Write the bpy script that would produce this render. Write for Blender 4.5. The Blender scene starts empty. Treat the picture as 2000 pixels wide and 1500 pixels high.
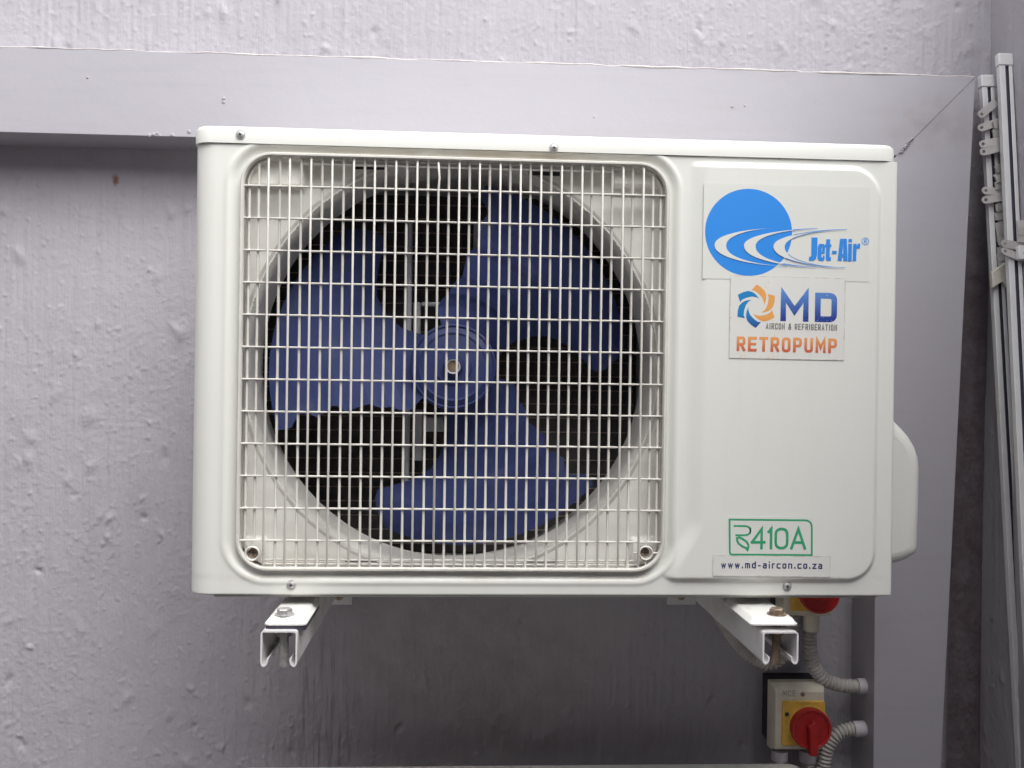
import bpy, math, random
import numpy as np
from mathutils import Vector, Matrix
sc = bpy.context.scene
R = math.radians
rnd = random.Random(7)

# ------------------------------------------------------------------ camera
F = 1850.0                                  # focal length in pixels of a 2000 px wide frame
CP = np.array([.3106, -1.1268, .2529])
YAW, PITCH, ROLL = .0548, -.0009, .0142
def cam_axes():
    cy, sy = math.cos(YAW), math.sin(YAW)
    fwd = np.array([sy * math.cos(PITCH), cy * math.cos(PITCH), math.sin(PITCH)])
    r = np.array([cy, -sy, 0.0]); u = np.cross(r, fwd)
    c, s = math.cos(ROLL), math.sin(ROLL)
    return r * c + u * s, u * c - r * s, fwd
RT, UP, FW = cam_axes()
cam = bpy.data.cameras.new('camera'); cam.sensor_width = 36; cam.lens = 36 * F / 2000
cam.clip_end = 200; cam.clip_start = .02
co = bpy.data.objects.new('camera', cam); sc.collection.objects.link(co)
M = Matrix((RT.tolist(), UP.tolist(), (-FW).tolist())).transposed().to_4x4()
M.translation = Vector(CP.tolist()); co.matrix_world = M
sc.camera = co
def at(px, py, y):                          # the point on the plane of depth y that is seen at a pixel
    d = (px - 1000) / F * RT - (py - 750) / F * UP + FW
    t = (y - CP[1]) / d[1]
    p = CP + t * d
    return Vector(p.tolist())
def atz(px, py, z):                         # the point on the level z that is seen at a pixel
    d = (px - 1000) / F * RT - (py - 750) / F * UP + FW
    return Vector((CP + (z - CP[2]) / d[2] * d).tolist())
def X(px, y, py=750): return at(px, py, y).x
def Z(py, y, px=900): return at(px, py, y).z

# ------------------------------------------------------------------ sky and sun (overcast)
SUN_EL, SUN_AZ = R(56), R(151)              # azimuth: where the light comes from, clockwise from +y
world = bpy.data.worlds.new('World'); sc.world = world; world.use_nodes = True
wn, wl = world.node_tree.nodes, world.node_tree.links
sky = wn.new('ShaderNodeTexSky'); sky.sky_type = 'NISHITA'; sky.sun_disc = False
sky.sun_elevation = SUN_EL; sky.sun_rotation = SUN_AZ; sky.dust_density = 4; sky.ozone_density = 1
hs = wn.new('ShaderNodeHueSaturation'); hs.inputs['Saturation'].default_value = .12   # cloud cover whitens the sky
wl.new(sky.outputs[0], hs.inputs['Color']); wl.new(hs.outputs[0], wn['Background'].inputs[0])
wn['Background'].inputs[1].default_value = .13
sl = bpy.data.lights.new('sun', 'SUN'); sl.energy = .9; sl.angle = R(78); sl.color = (1, .975, .93)
so = bpy.data.objects.new('sun', sl); sc.collection.objects.link(so)
sd = Vector((math.sin(SUN_AZ) * math.cos(SUN_EL), math.cos(SUN_AZ) * math.cos(SUN_EL), math.sin(SUN_EL)))
so.rotation_euler = sd.to_track_quat('Z', 'Y').to_euler(); so.location = sd * 6
sc.view_settings.view_transform = 'Standard'; sc.view_settings.look = 'None'
sc.view_settings.exposure = 1.25; sc.view_settings.gamma = 1

# ------------------------------------------------------------------ materials
def mat(name, col, rough=.5, metal=0., var=.0, vscale=12, bump=0., bscale=400, spec=.5, trans=0., build=None):
    m = bpy.data.materials.new(name); m.use_nodes = True
    n, l = m.node_tree.nodes, m.node_tree.links
    b = n['Principled BSDF']
    b.inputs['Base Color'].default_value = (*col, 1); b.inputs['Roughness'].default_value = rough
    b.inputs['Metallic'].default_value = metal; b.inputs['Specular IOR Level'].default_value = spec
    if trans:
        b.inputs['Transmission Weight'].default_value = trans
    tc = n.new('ShaderNodeTexCoord')
    if var:
        t = n.new('ShaderNodeTexNoise'); t.inputs['Scale'].default_value = vscale; t.inputs['Detail'].default_value = 6
        l.new(tc.outputs['Object'], t.inputs['Vector'])
        mr = n.new('ShaderNodeMapRange'); mr.inputs[1].default_value = .3; mr.inputs[2].default_value = .7
        mr.inputs[3].default_value = 1 - var; mr.inputs[4].default_value = 1 + var * .5
        l.new(t.outputs['Fac'], mr.inputs[0])
        mx = n.new('ShaderNodeVectorMath'); mx.operation = 'SCALE'; mx.inputs[0].default_value = col
        l.new(mr.outputs[0], mx.inputs['Scale']); l.new(mx.outputs[0], b.inputs['Base Color'])
    if bump:
        t = n.new('ShaderNodeTexNoise'); t.inputs['Scale'].default_value = bscale; t.inputs['Detail'].default_value = 4
        l.new(tc.outputs['Object'], t.inputs['Vector'])
        bp = n.new('ShaderNodeBump'); bp.inputs['Strength'].default_value = bump; bp.inputs['Distance'].default_value = .001
        l.new(t.outputs['Fac'], bp.inputs['Height']); l.new(bp.outputs[0], b.inputs['Normal'])
    if build: build(m, n, l, b, tc)
    return m
def cur_col(l, b):
    s = b.inputs['Base Color']
    return s.links[0].from_socket if s.links else None
def overlay(m, n, l, b, fac, col):
    """mix a stain colour over the present base colour by the factor socket"""
    mx = n.new('ShaderNodeMix'); mx.data_type = 'RGBA'
    src = cur_col(l, b)
    if src: l.new(src, mx.inputs[6])
    else: mx.inputs[6].default_value = b.inputs['Base Color'].default_value
    mx.inputs[7].default_value = (*col, 1)
    l.new(fac, mx.inputs[0]); l.new(mx.outputs[2], b.inputs['Base Color'])
def math_(n, l, op, a, b_=None, c=None, clamp=False):
    q = n.new('ShaderNodeMath'); q.operation = op; q.use_clamp = clamp
    for i, v in enumerate((a, b_, c)):
        if v is None: continue
        if isinstance(v, (int, float)): q.inputs[i].default_value = v
        else: l.new(v, q.inputs[i])
    return q.outputs[0]
def noise(n, l, vec, scale, detail=5, rough=.55, stretch=None):
    if stretch:
        mp = n.new('ShaderNodeMapping'); mp.inputs['Scale'].default_value = stretch
        l.new(vec, mp.inputs['Vector']); vec = mp.outputs[0]
    t = n.new('ShaderNodeTexNoise'); t.inputs['Scale'].default_value = scale
    t.inputs['Detail'].default_value = detail; t.inputs['Roughness'].default_value = rough
    l.new(vec, t.inputs['Vector']); return t.outputs['Fac']
def ramp01(n, l, v, a, b_, lo=0., hi=1.):
    mr = n.new('ShaderNodeMapRange'); mr.inputs[1].default_value = a; mr.inputs[2].default_value = b_
    mr.inputs[3].default_value = lo; mr.inputs[4].default_value = hi
    l.new(v, mr.inputs[0]); return mr.outputs[0]
def blob(n, l, sx, sz, cx, cz, rx, rz):
    dx = math_(n, l, 'DIVIDE', math_(n, l, 'SUBTRACT', sx, cx), rx)
    dz = math_(n, l, 'DIVIDE', math_(n, l, 'SUBTRACT', sz, cz), rz)
    d = math_(n, l, 'SQRT', math_(n, l, 'ADD', math_(n, l, 'MULTIPLY', dx, dx), math_(n, l, 'MULTIPLY', dz, dz)))
    return d

YW = .40                                    # depth of the wall's face
LILAC = (.412, .394, .430)
def wall_nodes(m, n, l, b, tc):
    vec = tc.outputs['Object']
    big = noise(n, l, vec, 5, 7); overlay(m, n, l, b, ramp01(n, l, big, .45, .75, 0, .35), (.34, .32, .345))
    st = noise(n, l, vec, 9, 6, .6, (9, 1, .8)); overlay(m, n, l, b, ramp01(n, l, st, .5, .75, 0, .22), (.47, .455, .48))
    sp = n.new('ShaderNodeSeparateXYZ'); l.new(vec, sp.inputs[0])
    overlay(m, n, l, b, ramp01(n, l, noise(n, l, vec, 14, 8, .7), .52, .72, 0, .4), (.33, .295, .33))
    overlay(m, n, l, b, ramp01(n, l, noise(n, l, vec, 75, 5, .65), .60, .72, 0, .35), (.29, .26, .285))
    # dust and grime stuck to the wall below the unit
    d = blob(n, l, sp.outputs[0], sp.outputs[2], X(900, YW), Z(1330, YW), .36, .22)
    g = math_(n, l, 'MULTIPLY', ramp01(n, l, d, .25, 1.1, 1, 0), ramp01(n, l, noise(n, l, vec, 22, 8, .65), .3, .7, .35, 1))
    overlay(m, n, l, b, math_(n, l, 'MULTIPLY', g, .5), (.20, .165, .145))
    # drips that run down below the left support rail
    d2 = blob(n, l, sp.outputs[0], sp.outputs[2], X(640, YW), Z(1440, YW), .06, .22)
    g2 = math_(n, l, 'MULTIPLY', ramp01(n, l, d2, .3, 1, 1, 0), ramp01(n, l, noise(n, l, vec, 14, 5, .6, (9, 1, .5)), .48, .66))
    overlay(m, n, l, b, math_(n, l, 'MULTIPLY', g2, .85), (.15, .12, .11))
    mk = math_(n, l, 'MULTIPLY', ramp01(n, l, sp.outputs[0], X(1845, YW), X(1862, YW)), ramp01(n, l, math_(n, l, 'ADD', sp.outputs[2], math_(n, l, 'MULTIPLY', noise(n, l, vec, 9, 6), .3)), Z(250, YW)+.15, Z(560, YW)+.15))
    overlay(m, n, l, b, math_(n, l, 'MULTIPLY', mk, ramp01(n, l, noise(n, l, vec, 30, 7, .7), 0.25, .6, .72, .94)), (.085, .062, .07))  # mottled dark strip: shade of the corner gap painted into the wall colour
    d3 = blob(n, l, sp.outputs[0], sp.outputs[2], X(221, YW), Z(369, YW), .007, .012)
    overlay(m, n, l, b, ramp01(n, l, math_(n, l, 'ADD', d3, noise(n, l, vec, 300, 3)), .8, 1.5, .85, 0), (.22, .09, .05))
    bp = n.new('ShaderNodeBump'); bp.inputs['Strength'].default_value = .5; bp.inputs['Distance'].default_value = .002
    h = math_(n, l, 'ADD', noise(n, l, vec, 160, 6, .6), math_(n, l, 'MULTIPLY', noise(n, l, vec, 60, 4, .6, (5, 1, .35)), .7))
    l.new(h, bp.inputs['Height']); l.new(bp.outputs[0], b.inputs['Normal'])
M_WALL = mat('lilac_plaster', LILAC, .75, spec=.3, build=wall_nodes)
def band_nodes(m, n, l, b, tc):
    vec = tc.outputs['Object']
    overlay(m, n, l, b, ramp01(n, l, noise(n, l, vec, 4, 6), .4, .75, 0, .35), (.385, .375, .41))
    overlay(m, n, l, b, ramp01(n, l, noise(n, l, vec, 70, 4), .70, .76, 0, .5), (.33, .315, .345))
    sp = n.new('ShaderNodeSeparateXYZ'); l.new(vec, sp.inputs[0])
    q = blob(n, l, sp.outputs[0], sp.outputs[2], X(1815, .315), Z(215, .315), .085, .06)
    overlay(m, n, l, b, math_(n, l, 'MULTIPLY', ramp01(n, l, q, .2, 1.1, .7, 0), ramp01(n, l, noise(n, l, vec, 25, 6), .35, .65)), (.30, .275, .28))
    overlay(m, n, l, b, ramp01(n, l, noise(n, l, vec, 16, 7, .65, (.25, 1, 3)), .52, .74, 0, .3), (.34, .325, .355))
    bp = n.new('ShaderNodeBump'); bp.inputs['Strength'].default_value = .22; bp.inputs['Distance'].default_value = .002
    h = math_(n, l, 'ADD', noise(n, l, vec, 40, 3), math_(n, l, 'MULTIPLY', noise(n, l, vec, 350, 3), .25))
    l.new(h, bp.inputs['Height']); l.new(bp.outputs[0], b.inputs['Normal'])
M_BAND = mat('smooth_lilac_paint', (.405, .39, .43), .5, spec=.4, build=band_nodes)
M_CHIP = mat('bare_plaster', (.64, .60, .59), .9, var=.2, vscale=80)
M_CRACK = mat('crack_dirt', (.24, .20, .19), .9, var=.3, vscale=90)
def cream_nodes(m, n, l, b, tc):
    vec = tc.outputs['Object']
    sp = n.new('ShaderNodeSeparateXYZ'); l.new(vec, sp.inputs[0])
    st = noise(n, l, vec, 10, 5, .6, (4, 1, .6))
    overlay(m, n, l, b, ramp01(n, l, st, .5, .8, 0, .18), (.62, .60, .53))
    # dust that settles in the seam under the lid and along the lower flange
    e = math_(n, l, 'MINIMUM', math_(n, l, 'ABSOLUTE', math_(n, l, 'SUBTRACT', sp.outputs[2], .0205)), 1.)
    q = math_(n, l, 'MULTIPLY', ramp01(n, l, e, .001, .006, 1, 0), ramp01(n, l, noise(n, l, vec, 25, 5), .4, .65))
    overlay(m, n, l, b, math_(n, l, 'MULTIPLY', q, .3), (.42, .37, .29))
    yb_ = blob(n, l, sp.outputs[0], sp.outputs[2], X(930, 0), Z(304, 0), .27, .0085)
    overlay(m, n, l, b, math_(n, l, 'MULTIPLY', ramp01(n, l, yb_, .5, 1.1, 1, 0), ramp01(n, l, noise(n, l, vec, 16, 6), .35, .65, .15, .75)), (.56, .49, .37))
    sk = noise(n, l, vec, 130, 2); overlay(m, n, l, b, ramp01(n, l, sk, .78, .80, 0, .5), (.35, .28, .22))
M_CREAM = mat('cream_enamel', (.745, .755, .712), .32, build=cream_nodes, bump=.02, bscale=300)
def dusty(m, n, l, b, tc):
    vec = tc.outputs['Object']
    overlay(m, n, l, b, ramp01(n, l, noise(n, l, vec, 14, 6), .45, .75, 0, .35), (.52, .475, .41))
M_RECESS = mat('dusty_cream_enamel', (.86, .85, .80), .6, build=dusty)
M_SHROUD = mat('dusty_shroud_plastic', (.58, .565, .53), .6, var=.15, vscale=18)
M_GRILLE = mat('ivory_plastic', (.665, .645, .60), .42, var=.10, vscale=30)
M_WHITE = mat('white_enamel', (.80, .80, .78), .28, var=.05, vscale=20)
M_FOOT = mat('stained_white_enamel', (.80, .80, .77), .3, build=lambda m, n, l, b, tc: overlay(m, n, l, b,
    ramp01(n, l, noise(n, l, tc.outputs['Object'], 60, 5), .62, .8, 0, .5), (.45, .30, .17)))
M_RAIL = mat('weathered_white_steel', (.66, .655, .66), .45, build=lambda m, n, l, b, tc: overlay(m, n, l, b,
    ramp01(n, l, noise(n, l, tc.outputs['Object'], 18, 7, .65), .5, .78, 0, .75), (.40, .33, .27)))
M_CUT = mat('bare_steel_edge', (.78, .76, .78), .35)
M_STEEL = mat('zinc_steel', (.62, .61, .60), .38, .6, var=.25, vscale=200)
M_RUSTY = mat('rusty_steel', (.36, .27, .20), .5, .7, var=.45, vscale=160)
M_DARK = mat('dark_recess', (.03, .03, .035), .7)
M_RUBBER = mat('dark_rubber', (.055, .05, .075), .6, var=.2)
M_BLUE = mat('blue_fan_plastic', (.036, .052, .165), .65, spec=.3, build=lambda m, n, l, b, tc: overlay(m, n, l, b,
    ramp01(n, l, noise(n, l, tc.outputs['Object'], 13, 8, .65), .5, .8, 0, .45), (.15, .165, .235)))
M_COIL = mat('black_condenser_fins', (.085, .078, .076), .85, var=.4, vscale=50)
M_TUBE = mat('copper_fin_edge', (.34, .27, .23), .5, .0, var=.6, vscale=60)
M_GALV = mat('galvanised_steel', (.50, .51, .53), .45, .0, var=.2, vscale=30)
M_BASE = mat('cream_base_pan', (.52, .51, .47), .5, var=.15, vscale=20)
M_BOX = mat('pale_grey_plastic', (.74, .69, .565), .45, var=.14, vscale=45)
M_YELLOW = mat('yellow_plastic', (.80, .50, .08), .45, var=.2, vscale=60)
M_RED = mat('red_plastic', (.47, .02, .02), .38, var=.2, vscale=60)
M_CONDUIT = mat('grey_conduit_plastic', (.48, .455, .43), .5, build=lambda m, n, l, b, tc: overlay(m, n, l, b,
    ramp01(n, l, noise(n, l, tc.outputs['Object'], 45, 6), .45, .7, 0, .6), (.33, .29, .26)))
M_FIT = mat('lilac_painted_fitting', (.56, .54, .58), .45, var=.12, vscale=60)
M_TRACK = mat('white_track_pvc', (.74, .735, .74), .35, var=.08, vscale=30)
M_SLOT = mat('track_slot_shade', (.045, .045, .075), .6)  # painted shade for the hollow of the track
M_GLIDE = mat('frosted_plastic', (.66, .63, .62), .4, trans=.35)
M_BEIGE = mat('aged_plastic', (.66, .62, .55), .45, var=.15, vscale=60)
M_GROUND = mat('yard_concrete', (.20, .19, .18), .85, var=.25, vscale=6, bump=.4, bscale=60)
M_PAINTED = mat('courtyard_plaster', (.42, .40, .41), .8, var=.2, vscale=3, bump=.4, bscale=80)

M_CLEAR = mat('clear_film', (.715, .725, .683), .28)
def dirt_sticker(edge, fleck, w, h, base):
    def f(m, n, l, b, tc):
        vec = tc.outputs['Object']
        sp = n.new('ShaderNodeSeparateXYZ'); l.new(vec, sp.inputs[0])
        ex = math_(n, l, 'SUBTRACT', w / 2, math_(n, l, 'ABSOLUTE', sp.outputs[0]))
        ez = math_(n, l, 'SUBTRACT', h / 2, math_(n, l, 'ABSOLUTE', sp.outputs[2]))
        e = math_(n, l, 'MINIMUM', ex, ez)
        nz = noise(n, l, vec, 60, 6, .7)
        e2 = math_(n, l, 'ADD', e, math_(n, l, 'MULTIPLY', math_(n, l, 'SUBTRACT', .5, nz), .006))
        overlay(m, n, l, b, ramp01(n, l, e2, -.0002, .0009, edge, 0), (.26, .19, .14))
        if fleck:
            a = ramp01(n, l, noise(n, l, vec, 420, 3, .6), .60, .65)
            c = ramp01(n, l, noise(n, l, vec, 34, 2), .56, .64)
            lft = ramp01(n, l, sp.outputs[0], -.02, -.005, 1, .0)
            overlay(m, n, l, b, math_(n, l, 'MULTIPLY', math_(n, l, 'MULTIPLY', a, c), math_(n, l, 'MULTIPLY', lft, fleck)), (.42, .22, .08))
            overlay(m, n, l, b, math_(n, l, 'MULTIPLY', c, .12), (.75, .60, .42))
    return f
def ink(name, c0, c1=None, z0=0, z1=1, wear=.0):
    def f(m, n, l, b, tc):
        if c1:
            sp = n.new('ShaderNodeSeparateXYZ'); l.new(tc.outputs['Object'], sp.inputs[0])
            overlay(m, n, l, b, ramp01(n, l, sp.outputs[2], z0, z1), c1)
        if wear:
            overlay(m, n, l, b, ramp01(n, l, noise(n, l, tc.outputs['Object'], 300, 4), .60, .72, 0, wear), (.74, .74, .72))
    return mat(name, c0, .4, build=f)

# ------------------------------------------------------------------ mesh helpers
class MB:
    def __init__(self): self.v = []; self.f = []
    def box(self, x0, x1, y0, y1, z0, z1):
        b = len(self.v)
        self.v += [(x0,y0,z0),(x1,y0,z0),(x1,y1,z0),(x0,y1,z0),(x0,y0,z1),(x1,y0,z1),(x1,y1,z1),(x0,y1,z1)]
        self.f += [tuple(b+i for i in q) for q in ((0,3,2,1),(4,5,6,7),(0,1,5,4),(1,2,6,5),(2,3,7,6),(3,0,4,7))]
        return self
    def prism(self, pts, y0, y1):           # polygon in x,z extruded along y
        b = len(self.v); n = len(pts)
        a = sum(pts[i][0]*pts[(i+1)%n][1]-pts[(i+1)%n][0]*pts[i][1] for i in range(n))
        if a < 0: pts = pts[::-1]
        self.v += [(p[0], y0, p[1]) for p in pts] + [(p[0], y1, p[1]) for p in pts]
        self.f.append(tuple(range(b, b+n))); self.f.append(tuple(range(b+2*n-1, b+n-1, -1)))
        for i in range(n):
            j = (i+1) % n; self.f.append((b+j, b+i, b+n+i, b+n+j))
        return self
    def loft(self, rings, cap=True, closed=True):
        b = len(self.v); n = len(rings[0])
        for r in rings: self.v += [tuple(p) for p in r]
        for k in range(len(rings)-1):
            for i in range(n if closed else n-1):
                j = (i+1) % n
                self.f.append((b+k*n+i, b+k*n+j, b+(k+1)*n+j, b+(k+1)*n+i))
        if cap:
            self.f.append(tuple(range(b+n-1, b-1, -1))); e = b+(len(rings)-1)*n
            self.f.append(tuple(range(e, e+n)))
        return self
    def tube(self, path, r, n=8, ry=None, closed=False, radii=None):
        P = [Vector(p) for p in path]; m = len(P); rings = []
        ref = Vector((0, 1, 0))
        for i in range(m):
            if closed: t = P[(i+1) % m]-P[i-1]
            else: t = P[min(i+1, m-1)]-P[max(i-1, 0)]
            t.normalize()
            rf = ref if abs(t.dot(ref)) < .9 else Vector((1, 0, 0))
            u = t.cross(rf).normalized(); w = u.cross(t).normalized()
            k = radii[i] if radii else 1
            rings.append([P[i]+u*(r*k*math.cos(a))+w*((ry or r)*k*math.sin(a)) for a in [2*math.pi*(q+.5)/n for q in range(n)]])
        if closed: rings.append(rings[0])
        return self.loft(rings, cap=not closed)
    def lathe(self, prof, c, n=32, axis='y', close=True):   # profile (radius, along) about an axis through c
        rings = []
        for r, y in prof:
            ring = []
            for q in range(n):
                a = 2*math.pi*q/n
                if axis == 'y': ring.append((c[0]+r*math.cos(a), c[1]+y, c[2]+r*math.sin(a)))
                elif axis == 'z': ring.append((c[0]+r*math.cos(a), c[1]+r*math.sin(a), c[2]+y))
                else: ring.append((c[0]+y, c[1]+r*math.cos(a), c[2]+r*math.sin(a)))
            rings.append(ring)
        return self.loft(rings, cap=close)
def mesh_of(name, mb, material, smooth=35):
    me = bpy.data.meshes.new(name); me.from_pydata(mb.v, [], mb.f); me.update()
    import bmesh
    bm = bmesh.new(); bm.from_mesh(me)
    bmesh.ops.recalc_face_normals(bm, faces=bm.faces); bm.to_mesh(me); bm.free()
    if material: me.materials.append(material)
    if smooth:
        me.shade_smooth(); me.set_sharp_from_angle(angle=R(smooth))
    return me
def link(name, me, parent=None, loc=None):
    o = bpy.data.objects.new(name, me); sc.collection.objects.link(o)
    if parent: o.parent = parent
    if loc is not None: o.location = loc
    return o
def obj(name, mb, material, parent=None, bevel=0, seg=2, smooth=35, loc=None):
    me = mesh_of(name, mb, material, smooth)
    o = link(name, me, parent, loc)
    if bevel:
        md = o.modifiers.new('bevel', 'BEVEL'); md.width = bevel; md.segments = seg; md.limit_method = 'ANGLE'; md.angle_limit = R(40)
        md.harden_normals = False
    return o
def thing(name, label, cat, loc=(0, 0, 0), group=None):
    o = bpy.data.objects.new(name, None); sc.collection.objects.link(o); o.location = loc; o.empty_display_size = .05
    o['label'] = label; o['category'] = cat
    if group: o['group'] = group
    return o
def tag(o, label, cat, group=None):
    o['label'] = label; o['category'] = cat
    if group: o['group'] = group
    return o
def grid_mesh(name, xs, zs, Y, material, keep=None):
    nx, nz = len(xs), len(zs)
    co_ = np.empty((nz, nx, 3), np.float32)
    co_[..., 0] = xs[None, :]; co_[..., 1] = Y; co_[..., 2] = zs[:, None]
    i = np.arange(nx-1)[None, :] + np.arange(nz-1)[:, None]*nx
    q = np.stack([i, i+1, i+nx+1, i+nx], -1).reshape(-1, 4)
    if keep is not None: q = q[keep.reshape(-1)]
    me = bpy.data.meshes.new(name)
    me.vertices.add(nx*nz); me.vertices.foreach_set('co', co_.reshape(-1))
    me.loops.add(len(q)*4); me.loops.foreach_set('vertex_index', q.reshape(-1).astype(np.int32))
    me.polygons.add(len(q)); me.polygons.foreach_set('loop_start', np.arange(0, len(q)*4, 4, dtype=np.int32))
    me.update(calc_edges=True); me.validate()
    me.materials.append(material); me.shade_smooth()
    return me
def vnoise(x, z, sx, sz, seed):
    g = np.random.default_rng(seed).random((257, 257)).astype(np.float32)
    u = x/sx+1000.3; v = z/sz+1000.7
    iu = np.floor(u).astype(int); iv = np.floor(v).astype(int)
    fu = u-iu; fv = v-iv
    fu = fu*fu*(3-2*fu); fv = fv*fv*(3-2*fv)
    a = g[iv % 256, iu % 256]; b = g[iv % 256, (iu+1) % 256]; c = g[(iv+1) % 256, iu % 256]; d = g[(iv+1) % 256, (iu+1) % 256]
    return (a*(1-fu)+b*fu)*(1-fv)+(c*(1-fu)+d*fu)*fv-.5
def smooth01(t):
    t = np.clip(t, 0, 1); return t*t*(3-2*t)
def rrect(cx, cz, w, h, r, n=8):
    p = []
    for sx, sz, a0 in ((1, 1, 0), (-1, 1, 90), (-1, -1, 180), (1, -1, 270)):
        for k in range(n+1):
            a = R(a0+90*k/n); p.append((cx+sx*(w/2-r)+r*math.cos(a), cz+sz*(h/2-r)+r*math.sin(a)))
    return p
def spline(pts, n=10):
    P = [Vector(p) for p in pts]; out = []
    for i in range(len(P)-1):
        a, b, c, d = P[max(i-1, 0)], P[i], P[i+1], P[min(i+2, len(P)-1)]
        for k in range(n):
            t = k/n
            out.append(.5*((2*b)+(c-a)*t+(2*a-5*b+4*c-d)*t*t+(3*b-a-3*c+d)*t**3))
    return out+[P[-1]]

# ------------------------------------------------------------------ ground and walls
g = MB(); g.box(-6, 6, -7, 1, -1.60, -1.55)
o = obj('ground', g, M_GROUND); o['kind'] = 'structure'
XS = X(1925, YW)                            # the corner with the side wall
WT, WB = 3.4, -1.548
def plaster(xs, zs, seed, lumps, core):
    x, z = np.meshgrid(xs, zs)
    h = vnoise(x, z, .22, .28, seed)*.006 + vnoise(x, z, .06, .09, seed+1)*.0016 + vnoise(x, z, .0055, .09, seed+2)*.0021*np.clip(vnoise(x, z, .10, .16, seed+7)+.45, 0, 1) \
        + vnoise(x, z, .011, .3, seed+3)*.0009 + vnoise(x, z, .014, .016, seed+4)*.0004 + vnoise(x, z, .0052, .006, seed+5)*.0006*(.4+1.2*(vnoise(x, z, .09, .12, seed+6)+.5))
    rg = np.random.default_rng(seed+9)
    for _ in range(lumps):
        cx, cz = rg.uniform(core[0], core[1]), rg.uniform(core[2], core[3])
        k = rg.random()
        if k < .955: rx, am = rg.uniform(.0014, .0030), rg.uniform(.0002, .0014)
        elif k < .988: rx, am = rg.uniform(.004, .010), rg.uniform(.001, .003)
        else: rx, am = rg.uniform(.004, .008), -rg.uniform(.0015, .004)
        rz = rx*rg.uniform(.8, 1.8)
        i0, i1 = np.searchsorted(xs, (cx-3*rx, cx+3*rx)); j0, j1 = np.searchsorted(zs, (cz-3*rz, cz+3*rz))
        if i1 <= i0 or j1 <= j0: continue
        xx, zz = x[j0:j1, i0:i1], z[j0:j1, i0:i1]
        sh = rg.uniform(-.5, .5)
        h[j0:j1, i0:i1] += am*np.exp(-((xx-cx+sh*(zz-cz))/rx)**2-((zz-cz)/rz)**2)
    return h
def axis_lines(a, b, fa, fb, step, coarse):
    return np.concatenate([np.arange(a, fa, coarse), np.arange(fa, fb, step), np.arange(fb, b, coarse), [b]])
wall = thing('plastered_wall', 'lilac painted rough plaster wall behind the air conditioner with a smooth raised border', 'wall', (0, YW, WB))
xs = axis_lines(-3.0, XS, -.56, XS-.001, .0020, .05); zs = axis_lines(WB, WT, -.38, .90, .0020, .05)
h = plaster(xs, zs, 3, 6500, (-.58, XS, -.40, .92))
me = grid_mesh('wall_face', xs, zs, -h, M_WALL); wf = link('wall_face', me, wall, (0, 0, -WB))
# keep object space equal to world x,z for the stains
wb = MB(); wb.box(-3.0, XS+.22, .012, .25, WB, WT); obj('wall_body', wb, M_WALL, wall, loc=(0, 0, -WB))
YB = YW-.085                                # front of the raised border
def xz(px, py, y=YB): p = at(px, py, y); return (p.x, p.z)
hb = MB()
tl, tr = xz(0, 91), xz(1905, 151)
bl, br = xz(0, 258), xz(1722, 304)
m0, m1 = xz(1752, 304), xz(1716, 340)
sl_t = (tr[1]-tl[1])/(tr[0]-tl[0]); sl_b = (br[1]-bl[1])/(br[0]-bl[0])
hb.prism([(-3, tl[1]+sl_t*(-3-tl[0])), tr, m0, br, (-3, bl[1]+sl_b*(-3-bl[0]))], YB-YW, .01)
obj('raised_border', hb, M_BAND, wall, bevel=.0008, loc=(0, 0, -WB))
vb = MB()
i1, o1 = xz(1716, 1500), xz(1838, 1500)
def ext(p, q, z): t = (z-p[1])/(q[1]-p[1]); return (p[0]+t*(q[0]-p[0]), z)
e = .0001
vb.prism([(tr[0]+e, tr[1]-e), ext(tr, o1, WB+.001), (i1[0], WB+.001), (m1[0], m1[1]), (m0[0]+e, m0[1]-e)], YB-YW+.0008, .01)
obj('raised_border', vb, M_BAND, wall, bevel=.0006, loc=(0, 0, -WB))
# chipped bare edge along the top of the border, the cracked mitre and its loose plaster
cr = MB(); pts = []
for k in range(60):
    t = k/59; px = 1905*t-20*(1-t); p = at(px, 91+(151-91)*px/1905, YB)
    pts.append((p.x, YB-YW+.0006+rnd.uniform(-.0006, .0006), p.z+.0005+rnd.uniform(-.0010, .0012)))
cr.tube(pts, .0015, 6, radii=[rnd.uniform(.45, 1.2) for _ in pts]); obj('chipped_edge', cr, M_CHIP, wall, loc=(0, 0, -WB))
cr = MB(); pts = []
for k in range(10):
    t = .62*k/9; p = at(1904-60*t+rnd.uniform(-1, 1), 151+60*t, YB); pts.append((p.x, YB-YW+.001, p.z))
cr.tube(pts, .0005, 5, radii=[rnd.uniform(.3, 1.1) for _ in pts]); obj('crack', cr, M_CRACK, wall, loc=(0, 0, -WB))
cr = MB()
for k in range(46):
    t = rnd.random(); p = at(1758+24*t+rnd.uniform(-2, 2), 298-28*t+rnd.uniform(-3, 3), YB)
    r = rnd.uniform(.0009, .0024); cr.lathe([(.2*r, -r), (.8*r, -.5*r), (r, .2*r), (.3*r, r)], (p.x, YB-YW-.0004, p.z), 6)
for px, py in ((300, 262), (307, 260), (312, 264), (336, 263), (340, 265), (370, 258), (369, 256), (292, 264), (171, 151), (437, 192), (437, 199), (1430, 208), (1455, 206), (1160, 228)):
    p = at(px, py, YB); r = rnd.uniform(.0014, .0034)
    cr.lathe([(.2*r, -.6*r), (.8*r, -.4*r), (r, .2*r), (.3*r, r)], (p.x, YB-YW, p.z), 7)
o = obj('loose_plaster', cr, M_BAND, wall, loc=(0, 0, -WB)); o['kind'] = 'stuff'

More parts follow.
